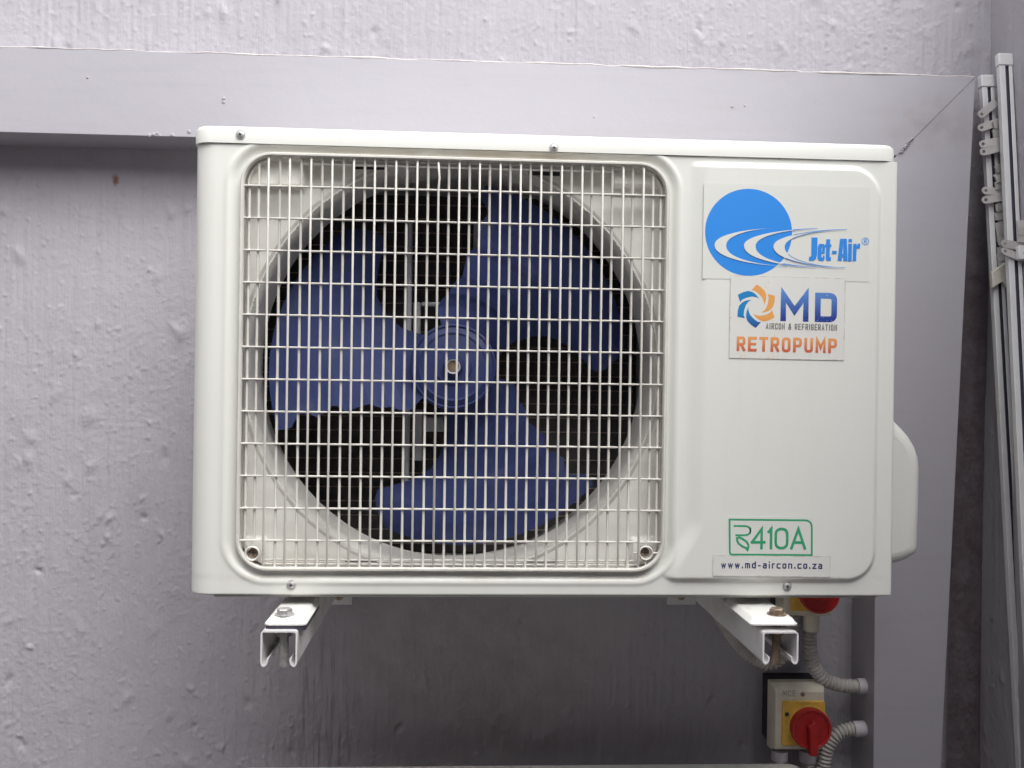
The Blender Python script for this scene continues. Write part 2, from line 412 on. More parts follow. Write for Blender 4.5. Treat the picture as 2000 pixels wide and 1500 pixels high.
# side wall of the yard, at a right angle, coming towards the camera
zside = axis_lines(WB, 1.12, -.42, .95, .003, .05)
side = thing('side_wall', 'plain lilac side wall on the right where the curtain tracks lean', 'wall', (XS, -.5, WB))
ys = axis_lines(-1.66, YW, -.35, YW-.001, .003, .05)
h = plaster(ys, zside, 21, 2500, (-.4, YW, -.40, .92))
ny, nz = len(ys), len(zside)
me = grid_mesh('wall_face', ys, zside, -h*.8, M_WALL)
cc = np.empty(ny*nz*3, np.float32); me.vertices.foreach_get('co', cc); cc = cc.reshape(-1, 3)
cc = np.stack([cc[:, 1], cc[:, 0]+.5, cc[:, 2]], 1); me.vertices.foreach_set('co', cc.reshape(-1)); me.flip_normals(); me.update()
link('wall_face', me, side, (0, 0, -WB))
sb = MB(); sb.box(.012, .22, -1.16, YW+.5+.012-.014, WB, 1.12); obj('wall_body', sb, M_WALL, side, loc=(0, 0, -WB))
# opposite side of the narrow yard: it limits how much sky reaches the wall
opp = thing('courtyard_wall', 'plain plastered wall on the far side of the yard behind the viewer', 'wall', (0, -1.62, WB))
ob = MB(); ob.box(-3.5, XS+.2, -.12, 0, 0, 2.80); obj('wall_body', ob, M_PAINTED, opp)
ob = MB(); ob.box(-3.5, XS+.2, -.16, .04, 2.80, 2.87); obj('coping', ob, M_PAINTED, opp, bevel=.01)

end = thing('added_shade_wall', 'plain wall added on the far left outside the view to block sky light', 'wall', (-1.75, -.6, WB))  # never seen; added to keep low sky light off the side wall
eb = MB(); eb.box(-.14, 0, -1.018, .985, 0, 2.95); obj('wall_body', eb, M_PAINTED, end)
# ------------------------------------------------------------------ the air conditioner
W, H, LID, D = .84, .529, .0212, .30
ac = thing('air_conditioner', 'white outdoor air conditioning unit on wall rails with wire grille and blue fan', 'air conditioner', (0, 0, 0))
def P0(px, py): p = at(px, py, 0); return p.x, p.z
def box_of(l_, t_, r_, b_):                 # pixel box on the face -> centre and half sizes
    x0, _ = P0(l_, 700); x1, _ = P0(r_, 700); xm = (l_+r_)/2
    z1 = at(xm, t_, 0).z; z0 = at(xm, b_, 0).z
    return ((x0+x1)/2, (z0+z1)/2, (x1-x0)/2, (z1-z0)/2)
def sdf(x, z, bx, r):
    qx = np.abs(x-bx[0])-bx[2]+r; qz = np.abs(z-bx[1])-bx[3]+r
    return np.minimum(np.maximum(qx, qz), 0)+np.hypot(np.maximum(qx, 0), np.maximum(qz, 0))-r
B1 = box_of(450, 292, 1318, 1130); B2 = box_of(466, 308, 1302, 1115)
B1 = (B2[0], B2[1], B2[2]+.0105, B2[3]+.0105)
EM = box_of(1270, 323, 1713, 1134)
hubp = at(885, 716, .06); HX, HZ = hubp.x, hubp.z
RC = .2445
rl = .024
xs = np.concatenate([rl-rl*np.cos(np.linspace(0, math.pi/2, 12))[::1], np.arange(rl+.0015, W-.004, .0015), [W-.004, W-.0026, W-.0012, W-.0004, W]])
xs = np.unique(np.round(xs, 6)); zs2 = np.concatenate([[0, .0006, .0015], np.arange(.003, H-.003, .0015), [H-.003, H-.0015, H]])
x, z = np.meshgrid(xs, zs2)
Yf = np.where(x < rl, rl-np.sqrt(np.maximum(rl**2-(rl-x)**2, 0)), 0.)
dx = W-x; Yf += np.where(dx < .004, .004-np.sqrt(np.maximum(.004**2-(.004-dx)**2, 0)), 0)
Yf += np.where(z < .0015, .0015-np.sqrt(np.maximum(.0015**2-(.0015-z)**2, 0)), 0)
s1 = sdf(x, z, B1, .046); s2 = sdf(x, z, B2, .036)
Yf += -.0012*np.exp(-((s1-.0035)/.003)**2)+.0045*smooth01((.001-s1)/.0075)
Yf += .021*smooth01((-.0004-s2)/.0035)
# raised panel on the right: soft ramp on its left side, tight step round the others
xl0, xl1 = P0(1340, 700)[0], P0(1379, 700)[0]
s3 = sdf(x, z, EM, .036)
sh = .030*smooth01((.075-(z-EM[1]+EM[3]))/.075)
ramp = np.maximum(smooth01((x-xl0+sh)/(xl1-xl0)), 0)
Yf -= .0052*smooth01((.0025-s3)/.0068)*ramp
# bosses that fill the upper corners behind the grille, and dents round them
for (l_, r_) in ((470, 588), (1194, 1300)):
    s4 = sdf(x, z, box_of(l_, 300, r_, 360), .004); Yf -= .013*smooth01((.0005-s4)/.003)*(s2 < -.002)
for (l_, r_) in ((470, 520), (1242, 1300)):
    s4 = sdf(x, z, box_of(l_, 1056, r_, 1116), .004); Yf -= .010*smooth01((.0005-s4)/.003)*(s2 < -.002)
xc, zc = (xs[1:]+xs[:-1])/2, (zs2[1:]+zs2[:-1])/2
keep = np.hypot(xc[None, :]-HX, zc[:, None]-HZ) > RC+.0060
keep |= sdf(*np.meshgrid(xc, zc), B2, .036) > -.0050
me = grid_mesh('front_panel', xs-0.0056*np.clip(1-xs/.05, 0, 1), zs2, Yf, M_CREAM, keep)
fp = link('front_panel', me, ac)
# dusty part of the recess gets its own material slot
me.materials.append(M_RECESS)
mi = np.zeros(len(me.polygons), np.int32); cen = np.empty(len(me.polygons)*3, np.float32); me.polygons.foreach_get('center', cen); cen = cen.reshape(-1, 3)
mi[sdf(cen[:, 0], cen[:, 2], B2, .036) < -.001] = 1; me.polygons.foreach_set('material_index', mi)
PY = .0255                                  # depth of the recessed plate
# bell mouth and throat of the fan
pr = []
for k in range(9):
    a = R(90*k/8); pr.append((RC+.011-.011*math.sin(a), PY-.0006+.015*(1-math.cos(a))))
bm_ = MB(); bm_.lathe([(RC+.0125, PY+.0002)]+pr+[(RC, .105)], (HX, 0, HZ), 128, close=False)
ztop = B2[1]+B2[3]-.0040                     # the mouth is cut off straight along the top of the recess
bm_.v = [(p[0], p[1], min(p[2], ztop)) for p in bm_.v]
obj('fan_shroud', bm_, M_SHROUD, ac, smooth=50)
for px, py in ((722, 327), (1063, 339), (705, 1096), (1060, 1097)):
    p = at(px, py, PY); s = MB(); s.box(-.019, .019, -.0008, .004, -.0026, .0026); obj('slot', s, M_DARK, ac, loc=(p.x, PY, p.z))
# casing sheets, lid, base pan
lid = MB(); rings = []
def plan(x0, x1, y0, y1, z_, r, rr=None):
    pts = []
    for (cx, cy, a0) in ((x1-r, y1-r, 0), (x0+r, y1-r, 90), (x0+r, y0+r, 180), (x1-r, y0+r, 270)):
        for k in range(9):
            a = R(a0+90*k/8); pts.append((cx+r*math.cos(a), cy+r*math.sin(a), z_))
    return pts
z0, z1 = H+.0004, H+LID
for ins, z_ in ((.0, z0), (.0, z1-.006), (.0008, z1-.0035), (.0026, z1-.0012), (.006, z1-.0002), (.012, z1)):
    rings.append(plan(-.0066+ins, W+.0012-ins, -.0022+ins, D-ins, z_, .022-ins*.6))
lid.loft(rings); lid_o = obj('lid', lid, M_CREAM, ac, smooth=40)
c = MB(); c.box(-.0050, -.0030, .03, D-.001, .004, H-.001); obj('side_sheet', c, M_CREAM, ac)
c = MB(); c.box(W-.0025, W-.0005, .006, D-.001, .004, H-.001); obj('side_sheet', c, M_CREAM, ac)
c = MB(); c.box(.004, W-.004, D-.003, D-.0012, .004, H-.002); obj('back_sheet', c, M_CREAM, ac)
c = MB(); c.box(.57, .572, .03, D-.004, .004, H-.002); obj('partition', c, M_GALV, ac)
c = MB(); c.box(.022, W-.012, .012, D-.004, -.0055, .0035)
obj('base_pan', c, M_BASE, ac, bevel=.003)
# condenser coil
c = MB(); c.box(.012, .566, D-.045, D-.012, .006, H-.006); coil = obj('condenser_coil', c, M_COIL, ac)
t = MB(); t.tube([(0.0125, 0, 0), (.5655, 0, 0)], .0011, 6); tm = mesh_of('coil_tube', t, M_TUBE)
for k in range(25): link('coil_tube', tm, coil, (0, D-.0455, .018+k*.0205))
# motor support and motor
mo = MB(); mo.lathe([(.02, -.012), (.052, -.012), (.058, -.006), (.058, .05)], (HX, .175, HZ), 40); obj('fan_motor', mo, M_GALV, ac)
YM = .150
s = MB()
def bar(px0, px1, py0, py1, y0=YM, y1=YM+.012):
    a, b = at(px0, py1, y0), at(px1, py0, y0); s.box(a.x, b.x, y0, y1, a.z, b.z)
bar(789, 806, 432, 955); bar(806.4, 822, 590, 665, YM+.001, YM+.011); bar(806.4, 826, 800, 900, YM+.001, YM+.011)
bar(822.5, 862, 590, 598, YM+.002, YM+.01); bar(826.4, 900, 815, 843, YM+.002, YM+.006)
bar(918, 934, 432, 955, YM+.003)
obj('motor_bracket', s, M_GALV, ac, bevel=.002)
# ---- fan
fan = bpy.data.objects.new('fan', None); sc.collection.objects.link(fan); fan.parent = ac; fan.location = (HX, 0, HZ); fan.empty_display_size = .05
hb = MB()
hb.lathe([(.0075, .060), (.0085, .0475), (.0105, .0470), (.0115, .050), (.0125, .056), (.022, .0565), (.024, .059), (.040, .060), (.0425, .0585), (.0445, .060), (.0495, .0625), (.0515, .0605), (.0535, .0625), (.0545, .07), (.0545, .125)], (0, 0, 0), 64, close=True)
obj('hub', hb, M_BLUE, fan, smooth=30)
hr = MB(); hr.lathe([(.0072, -.0005), (.0092, -.0016), (.0092, .004)], (0, .0468, 0), 32, close=False); obj('shaft_ring', hr, M_GALV, fan)
hr = MB(); hr.lathe([(.0001, 0), (.0074, 0), (.0074, .008)], (0, .0476, 0), 24, close=False); obj('shaft', hr, M_RUSTY, fan)
SCp = F/(1.1268+.085)                       # pixels per metre at the blades
TR = [(-80,84),(-101,84),(-117,78),(-136,81),(-157,73),(-181,81),(-201,89),(-218,78),(-229,78),(-237,89),(-258,100),(-268,94),(-290,93),(-304,120),(-344,129)]
LE = [(r*math.cos(R(a)), -r*math.sin(R(a))) for r, a in ((80,10),(106,19),(131,23.5),(179,22),(210,18),(243,10),(270,3),(290,-1),(310,0),(335,4),(350,8))]
tr_r = np.array([math.hypot(*p) for p in TR]); tr_a = np.array([math.atan2(-p[1], p[0]) % (2*math.pi) for p in TR])
le_r = np.array([math.hypot(*p) for p in LE]); le_a = np.array([math.atan2(-p[1], p[0]) for p in LE])+R(120)
o_ = np.argsort(tr_r); tr_r, tr_a = tr_r[o_], tr_a[o_]
rs = np.unique(np.concatenate([np.linspace(82, 352, 60), tr_r[(tr_r > 82) & (tr_r < 352)]]))
bl_ = MB(); NT = 18
for side_ in (0, 1):
    for r in rs:
        a0 = np.interp(r, le_r, le_a); a1 = np.interp(r, tr_r, tr_a)
        for k in range(NT+1):
            t = k/NT; a = a0+(a1-a0)*t; rr = r/SCp
            y = .134-.072*t-.008*math.sin(math.pi*t)+(.004 if side_ else 0)
            bl_.v.append((rr*math.cos(a), y, rr*math.sin(a)))
n1 = NT+1; nr = len(rs); off = nr*n1
for i in range(nr-1):
    for k in range(NT):
        a = i*n1+k; bl_.f += [(a, a+1, a+n1+1, a+n1), (off+a, off+a+n1, off+a+n1+1, off+a+1)]
for i in range(nr-1):
    for k in (0, NT): a = i*n1+k; bl_.f.append((a, a+n1, off+a+n1, off+a))
for k in range(NT):
    for i in (0, nr-1): a = i*n1+k; bl_.f.append((a, off+a, off+a+1, a+1))
bmesh_ = mesh_of('blade', bl_, M_BLUE, 40)
for k in range(3):
    b = link('blade', bmesh_, fan); b.rotation_euler = (0, R(120*k), 0)
mk = MB(); mk.lathe([(.0085, 0), (.0095, 0)], (0, 0, 0), 24, close=False)
# ---- grille
gr = bpy.data.objects.new('grille', None); sc.collection.objects.link(gr); gr.parent = ac; gr.empty_display_size = .05
gx = lambda px: P0(px, 700)[0]
bar_px = [482]+[500+20.70*k for k in range(18)]+[872+20.0*k for k in range(21)]+[1287]
bar_x = [gx(p) for p in bar_px]
zt, zb = B2[1]+B2[3]-.004, B2[1]-B2[3]+.004
xl, xr = B2[0]-B2[2]+.003, B2[0]+B2[2]-.003
hz = [Z(361+63.25*k, 0, 480) for k in range(12)]
hz_r = [Z(383.5+61.3*k, 0, 1296) for k in range(12)]
hz = [(a+b)/2 for a, b in zip(hz, hz_r)]
rim = [(p[0], -.0008, p[1]) for p in rrect(B2[0], B2[1], 2*B2[2]-.004, 2*B2[3]-.004, .035, 12)]
t = MB(); t.tube(rim, .0026, 8, ry=.0046, closed=True); obj('rim', t, M_GRILLE, gr, smooth=50)
rim = [(p[0], .0095, p[1]) for p in rrect(B2[0], B2[1], 2*B2[2]-.014, 2*B2[3]-.013, .031, 12)]
t = MB(); t.tube(rim, .0016, 6, ry=.006, closed=True); obj('rim', t, M_GRILLE, gr, smooth=50)
def vbar(kind):
    t = MB(); y = {'front': -.0022, 'back': .0030}[kind]; r = {'front': .00142, 'back': .00165}[kind]
    zb_, zt_ = zb-.001, zt+.001
    path = [(0, .005, zb_), (0, .0012, zb_+.001), (0, y, zb_+.006), (0, y, HZ), (0, y, zt_-.006), (0, .0012, zt_-.001), (0, .005, zt_)]
    t.tube(path, r, 8, ry=r*1.25); return mesh_of('vertical_bar', t, M_GRILLE, 50)
mf, mb_ = vbar('front'), vbar('back')
def short_bar(x_, z0_, z1_, bend=0):
    t = MB(); t.tube([(0, .003, z0_), (0, .003, z1_)], .0016, 8); link('vertical_bar', mesh_of('vertical_bar', t, M_GRILLE, 50), gr, (x_, 0, 0))
for i, x_ in enumerate(bar_x):
    k = i-1
    if k in (-1, 39): short_bar(x_, hz[-1], hz[0])
    elif k in (0, 38): short_bar(x_, hz[-1], hz[0]); short_bar(x_, hz[0], zt-.008)
    elif k == 17:
        t = MB(); y = -.0022
        t.tube([(0, .005, zb-.001), (0, y, zb+.005), (0, y, hz[0]), (.0010, y, hz[0]+.014), (-.0004, y, zt-.004), (-.0006, .005, zt+.001)], .00145, 8)
        link('vertical_bar', mesh_of('vertical_bar', t, M_GRILLE, 50), gr, (x_, 0, 0))
    else: link('vertical_bar', mf if k % 2 else mb_, gr, (x_+rnd.uniform(-.0002, .0002), 0, 0))
t = MB(); t.tube([(xl-.001, .0006, 0), (xr+.001, .0006, 0)], .00125, 8, ry=.0023); hm = mesh_of('horizontal_bar', t, M_GRILLE, 50)
for k, z_ in enumerate(hz):
    if k == 0:
        t = MB(); t.tube([(xl-.001, .0006, 0), (xr+.001, .0006, 0)], .0014, 8, ry=.0023)
        for a, b in ((xl, bar_x[5]), (bar_x[35], xr)): t.box(a, b, .0032, .0105, -.0012, .0008)
        link('horizontal_bar', mesh_of('horizontal_bar', t, M_GRILLE, 50), gr, (0, 0, z_))
    else: link('horizontal_bar', hm, gr, (0, 0, z_))
for z_, a, b in ((zt-.007, bar_x[5], bar_x[35]), (zb+.0075, bar_x[2], bar_x[38])):
    t = MB(); t.tube([(a, .0055, 0), (b, .0055, 0)], .0013, 8); link('horizontal_bar', mesh_of('horizontal_bar', t, M_GRILLE, 50), gr, (0, 0, z_))
def cross_screw(name, r, parent, loc, m=M_STEEL, washer=True):
    t = MB()
    pr = [(.0001, -.0030), (.45*r, -.0030), (.70*r, -.0022), (.74*r, -.0010)] + ([(.98*r, -.0010), (r, -.0004), (r, .001)] if washer else [(.75*r, .001)])
    t.lathe(pr, (0, 0, 0), 20); o = obj(name, t, m, parent, loc=loc, smooth=40)
    q = MB(); w = r*.10; L = r*.38
    q.box(-L, L, -.0033, -.0029, -w, w); q.box(-w, w, -.00332, -.00292, -L, L)
    c_ = mesh_of('recess', q, M_DARK, 0); oc = link('recess', c_, o); oc.rotation_euler = (0, R(rnd.uniform(-25, 25)), 0)
    return o
def sub_screw(name, r, parent, loc, m=M_STEEL):           # a screw as sub-part, its slot in a second material
    t = MB(); t.lathe([(.0001, -.0030), (.5*r, -.0030), (.9*r, -.0018), (r, .001)], (0, 0, 0), 18)
    w = r*.10; L = r*.5; t.box(-L, L, -.0034, -.0029, -w, w); t.box(-w, w, -.00342, -.00292, -L, L)
    me_ = mesh_of(name, t, m, 40); me_.materials.append(M_DARK)
    for p in me_.polygons[-12:]: p.material_index = 1
    return link(name, me_, parent, loc)
for px, py in ((493, 1081), (1261, 1080)):
    p = at(px, py, -.001); t = MB()
    t.lathe([(.0068, .006), (.0068, -.0016), (.0078, -.0028), (.0090, -.0016), (.0090, .006), (.0068, .006)], (0, 0, 0), 32, close=False)
    for a in range(4):
        ca, sa = math.cos(R(90*a)), math.sin(R(90*a))
        t.tube([(.0088*ca, .0005, .0088*sa), (.0148*ca, .0005, .0148*sa)], .0011, 6)
    obj('clip', t, M_GRILLE, gr, loc=(p.x, -.001, p.z))
    sub_screw('screw', .0060, gr, (p.x, .006, p.z), M_RUSTY)
for px, py, y in ((470, 263, -.0022), (1082, 289, -.0022), (569, 1142, 0), (1537, 1145, 0)):
    p = at(px, py, y); cross_screw('screw', .0056, ac, (p.x, y, p.z))
# ---- valve cover on the right flank
YV = .085
pts = [xz(*p, YV+.014) for p in ((1738, 800), (1746, 824), (1758, 836), (1772, 852), (1784, 872), (1791, 893), (1793, 915), (1792, 990), (1790, 1068), (1786, 1080), (1772, 1089), (1755, 1097), (1730, 1101))]
pts = [p for p in pts if p[0] > W+.0006]
pts = [(W-.0004, pts[0][1]+.01)]+pts+[(W-.0004, pts[-1][1]-.002)]
c = MB(); c.prism(pts, YV, .235); obj('valve_cover', c, M_CREAM, ac, bevel=.016, seg=6)
# ---- feet with rubber pads and bolts
YR = -.068                                  # front end of the support rails
def foot(lx, rx, rubber, bolt_m, bpx):
    y0, y1 = YR+.006, .05
    a, b = at(lx, 1218, y0), at(rx, 1218, y0)
    zt_ = Z(1203, y0+.012, lx); zf = Z(1219, y0, lx)
    fo = MB()
    fo.loft([plan(a.x, b.x, y0, y1, zf-.0016, .006), plan(a.x, b.x, y0, y1, zf, .006), plan(a.x+.001, b.x-.001, y0+.001, y1, zf+.0004, .006),
             plan(a.x+.0045, b.x-.0045, y0+.006, y1, zf+.0052, .004), plan(a.x+.0065, b.x-.0065, y0+.009, y1, zf+.0060, .003)])
    f_ = obj('foot', fo, M_FOOT, ac, smooth=50)
    if rubber:
        pd = MB(); pd.loft([plan(a.x+.001, b.x-.001, y0+.001, y1, zf-.0075, .006), plan(a.x+.001, b.x-.001, y0+.001, y1, zf-.0020, .006)]); obj('rubber_pad', pd, M_RUBBER, f_)
    zb_ = zf+.006
    p = atz(bpx[0], bpx[1]+8, zb_); yy = p.y
    bo = MB()
    bo.lathe([(.0001, .0075), (.0075, .0075), (.0086, .0066), (.0088, .0012), (.0088, .0011)], (0, 0, 0), 6, 'z')
    bo.lathe([(.0112, .0013), (.0112, 0)], (0, 0, 0), 24, 'z'); bo.lathe([(.005, 0), (.005, -.058)], (0, 0, 0), 14, 'z')
    bo.lathe([(.0088, -.0165), (.0088, -.0235)], (0, 0, 0), 6, 'z')
    b_ = obj('bolt', bo, bolt_m, f_, loc=(p.x, yy, zb_), smooth=30)
    return zf
zf1 = foot(515, 598, True, M_STEEL, (556, 1193))
zf2 = foot(1466, 1560, False, M_RUSTY, (1517, 1192))
# ---- stickers: a thin sheet each, with its print as sub-parts
class Print:
    """flat shapes in the plane of a sticker; every shape gets its own hair's breadth of height"""
    def __init__(s): s.mb = MB(); s.k = 0
    def poly(s, pts):
        b = len(s.mb.v); y = -(s.k%4)*.00004; s.k += 1
        s.mb.v += [(p[0], y, p[1]) for p in pts]; s.mb.f.append(tuple(range(b, b+len(pts))))
    def strip(s, L, R_):
        b = len(s.mb.v); y = -(s.k%4)*.00004; s.k += 1; n = len(L)
        s.mb.v += [(p[0], y, p[1]) for p in L]+[(p[0], y, p[1]) for p in R_]
        for i in range(n-1): s.mb.f.append((b+i, b+i+1, b+n+i+1, b+n+i))
    def stroke(s, pts, w, closed=False, cap=0):
        P = []
        for p in pts:
            if not P or (Vector(p)-P[-1]).length > 1e-6: P.append(Vector(p))
        if closed and (P[0]-P[-1]).length < 1e-6: P.pop()
        n = len(P); L, Rr = [], []
        if cap and not closed:
            P[0] = P[0]-(P[1]-P[0]).normalized()*cap; P[-1] = P[-1]+(P[-1]-P[-2]).normalized()*cap
        rng = list(range(n))+([0] if closed else [])
        for i in rng:
            a = P[i-1] if (closed or i > 0) else None; c = P[(i+1) % n] if (closed or i < n-1) else None
            d0 = (P[i]-a).normalized() if a is not None else None; d1 = (c-P[i]).normalized() if c is not None else None
            if d0 is None: d0 = d1
            if d1 is None: d1 = d0
            n0 = Vector((-d0.y, d0.x)); n1_ = Vector((-d1.y, d1.x)); m_ = (n0+n1_)
            m_ = m_.normalized() if m_.length > 1e-6 else n0
            k = w/2/max(.35, m_.dot(n0)); L.append(P[i]+m_*k); Rr.append(P[i]-m_*k)
        s.strip(L, Rr)
def rounded(pts, closed=False, n=5):
    """points (x, z[, r]): corners with r are rounded"""
    out = []; m_ = len(pts)
    for i, p in enumerate(pts):
        r = p[2] if len(p) > 2 else 0
        if not r: out.append((p[0], p[1])); continue
        a, b, c = Vector(pts[i-1][:2]), Vector(p[:2]), Vector(pts[(i+1) % m_][:2])
        u, v = (a-b), (c-b); r = min(r, u.length*.5, v.length*.5) if False else min(r, u.length, v.length)
        q0, q1 = b+u.normalized()*r, b+v.normalized()*r
        for k in range(n+1):
            t = k/n; q = q0*(1-t)**2+b*2*t*(1-t)+q1*t*t; out.append((q.x, q.y))
    return out
q_ = .28
GL = {'A': [[(0,0),(.5,1),(1,0)],[(.2,.3),(.8,.3)]], 'I': [[(.5,0),(.5,1)]],
 'R': [[(0,0),(0,1)],[(0,1),(1,1,q_),(1,.45,q_),(0,.45)],[(.5,.45),(1,0)]], 'C': [[(1,.74),(1,1,q_),(0,1,q_),(0,0,q_),(1,0,q_),(1,.26)]],
 'O': [['c',(0,0,q_),(1,0,q_),(1,1,q_),(0,1,q_)]], 'N': [[(0,0),(0,1),(1,0),(1,1)]], 'E': [[(1,1),(0,1),(0,0),(1,0)],[(0,.5),(.9,.5)]],
 'F': [[(1,1),(0,1),(0,0)],[(0,.5),(.9,.5)]], 'G': [[(1,.76),(1,1,q_),(0,1,q_),(0,0,q_),(1,0,q_),(1,.47),(.55,.47)]], 'T': [[(0,1),(1,1)],[(.5,1),(.5,0)]],
 'P': [[(0,0),(0,1)],[(0,1),(1,1,q_),(1,.42,q_),(0,.42)]], 'U': [[(0,1),(0,0,q_),(1,0,q_),(1,1)]], 'M': [[(0,0),(0,1),(.5,.32),(1,1),(1,0)]],
 'D': [['c',(0,0),(1,0,.3),(1,1,.3),(0,1)]], '&': [[(1,0),(.2,.72,.1),(.2,1,.2),(.75,1)],[(.75,1),(.75,.7,.2),(0,.38,.2),(0,0,.25),(.7,0,.25),(1,.42)]],
 'w': [[(0,.7),(.25,0),(.5,.6),(.75,0),(1,.7)]], 'm': [[(0,0),(0,.7),(.5,.7,.15),(.5,0)],[(.5,.7),(1,.7,.15),(1,0)]],
 'd': [[(1,1),(1,0)],[(1,0),(0,0,.2),(0,.7,.2),(1,.7)]], 'a': [[(.1,.7),(1,.7,.2),(1,0)],[(1,0),(0,0,.2),(0,.4,.2),(1,.4)]], 'i': [[(.5,0),(.5,.58)],[(.5,.98),(.5,1)]],
 'r': [[(0,0),(0,.7),(1,.7)]], 'c': [[(1,.7),(0,.7,.2),(0,0,.2),(1,0)]], 'o': [['c',(0,0,.2),(1,0,.2),(1,.7,.2),(0,.7,.2)]], 'n': [[(0,0),(0,.7),(1,.7,.2),(1,0)]],
 'z': [[(0,.7),(1,.7),(0,0),(1,0)]], '.': [[(.5,-.02),(.5,.12)]], '-': [[(.1,.36),(.9,.36)]],
 '4': [[(.78,0),(.78,1),(0,.3)],[(0,.3),(1,.3)]], '1': [[(0,.85),(.9,1),(.9,0)]], '0': [['c',(0,0,.5),(1,0,.5),(1,1,.5),(0,1,.5)]],
 'J': [[(1,1),(1,0,.3),(0,0,.25),(0,.22)]], 'e': [[(0,.38),(1,.38),(1,.72,.3),(0,.72,.3),(0,0,.3),(1,0,.3),(1,.2)]], 't': [[(.35,1),(.35,0,.25),(1,0)],[(-.1,.72),(1,.72)]]}
WD = {'I': .12, '.': .15, 'i': .12, 'M': 1.25, 'w': 1.35, 'm': 1.35, 'r': .6, '1': .5, '-': .7, 't': .55, 'J': .85, '&': 1.15}
def word(pr, s_, x0, x1, z0, z1, t, widths=None, gap=.42, skew=0.):
    """letters drawn with strokes of width t, spread from x0 to x1 (outer edges)"""
    wd = [.45 if c == ' ' else (widths or {}).get(c, WD.get(c, 1)) for c in s_]
    n = len(s_); total = sum(wd)+gap*(n-1); free = (x1-x0)-n*t; u = free/total if total else 1
    xx = x0; hh = z1-z0-t
    for c, w_ in zip(s_, wd):
        if c != ' ':
            for path in GL[c]:
                cl = path[0] == 'c'; q = path[1:] if cl else path
                aw, ah = w_*u, hh
                pts = []
                for p in q:
                    zz = z0+t/2+p[1]*ah; e = (xx+t/2+p[0]*aw+skew*(zz-z0), zz)
                    rq = min(max(p[2]*min(ah, max(aw, .4*ah)), t*.8), .5*aw, ah*(.49 if c in 'OCGUDd0' else .34 if c in 'oncmeJ' else .22)) if len(p) > 2 else 0
                    pts.append(e+((rq,) if rq > .55*t else ()))
                cap = t/2 if (c in 'AMNUTIFEPRwmdinrz-14hJt0.') else t*.15
                rp = rounded(pts, cl)
                pr.stroke(rp, t, cl, 0 if cl else (t/2 if c not in 'w' else 0))
        xx += w_*u+t+gap*u
def sticker(px0, py0, px1, py1, m, name, label=None, y=0., th=.0002, rot=0.):
    a, b = at(px0, py1, y), at(px1, py0, y)
    w, h_ = b.x-a.x, b.z-a.z; t = MB(); t.box(-w/2, w/2, -th, .0001, -h_/2, h_/2)
    o = obj(name, t, m(w, h_) if callable(m) else m, ac, smooth=0, loc=((a.x+b.x)/2, y-.00015, (a.z+b.z)/2)); o.rotation_euler = (0, rot, 0)
    if label: o['label'] = label
    return o
def on(o, px, py, y):                       # pixel -> coordinates in the sticker's own plane
    p = at(px, py, y); q = Matrix.Rotation(-o.rotation_euler[1], 3, 'Y') @ (p-Vector(o.location)); return (q.x, q.z)
def put(o, pr, name, m, lift=.0003):
    me_ = mesh_of(name, pr.mb, m, 0)
    return link(name, me_, o, (0, -lift, 0))
YE = -.0052
BLUE = (.026, .255, .76)
ink_blue = ink('blue_print', BLUE); ink_white = ink('clear_print_white', (.71, .72, .685))
sk_clear = sticker(1372, 366, 1699, 544, M_CLEAR, 'emblem_sticker', 'clear sticker with blue disc, white swooshes and blue lettering', YE)
T1 = lambda x_, y_: on(sk_clear, 1300+x_/3.75, 220+y_/3.75, YE)
pr = Print(); cx, cz = T1(608, 877); rad = abs(T1(926, 877)[0]-cx)
pr.poly([(cx+rad*math.cos(2*math.pi*k/72), cz+rad*.985*math.sin(2*math.pi*k/72)) for k in range(72)])
put(sk_clear, pr, 'disc', ink_blue, .0003)
def bez(a, b, c, n=22):
    a, b, c = Vector(a), Vector(b), Vector(c)
    return [tuple(a*(1-t)**2+b*2*t*(1-t)+c*t*t) for t in [k/n for k in range(n+1)]]
pw, pl_ = Print(), Print()
for top, out, inn, bot in (((780, 849), (357, 970), (442, 975), (885, 1124)), ((1110, 850), (572, 975), (657, 980), (1100, 1131)), ((1325, 856), (788, 980), (870, 985), (1312, 1136))):
    def edge(m_):
        a = [(top[0]+(m_[0]-top[0])*(1-math.cos(math.pi/2*t))*0+0, 0) for t in (0,)]
        pts = []
        for k in range(21):
            th_ = math.pi/2*k/20
            pts.append((top[0]-(top[0]-m_[0])*math.sin(th_)**1.15, m_[1]-(m_[1]-top[1])*math.cos(th_)**.92))
        for k in range(1, 21):
            th_ = math.pi/2*k/20
            pts.append((bot[0]-(bot[0]-m_[0])*math.cos(th_)**1.15, m_[1]+(bot[1]-m_[1])*math.sin(th_)**.92))
        return pts
    E1 = [T1(*p) for p in edge(out)]; E2 = [T1(*p) for p in edge(inn)]
    pw.strip(E1, E2)
    for E_ in (E1, E2):
        run = []
        for p in E_+[None]:
            if p is not None and math.hypot(p[0]-cx, p[1]-cz) > rad*.985: run.append(p)
            else:
                if len(run) > 2: pl_.stroke(run, .00055)
                run = []
put(sk_clear, pw, 'swoosh', ink_white, .0009); put(sk_clear, pl_, 'swoosh_outline', ink_blue, .0014)
pr = Print()
def jet(polys):
    for q in polys: pr.poly([T1(*p) for p in q])
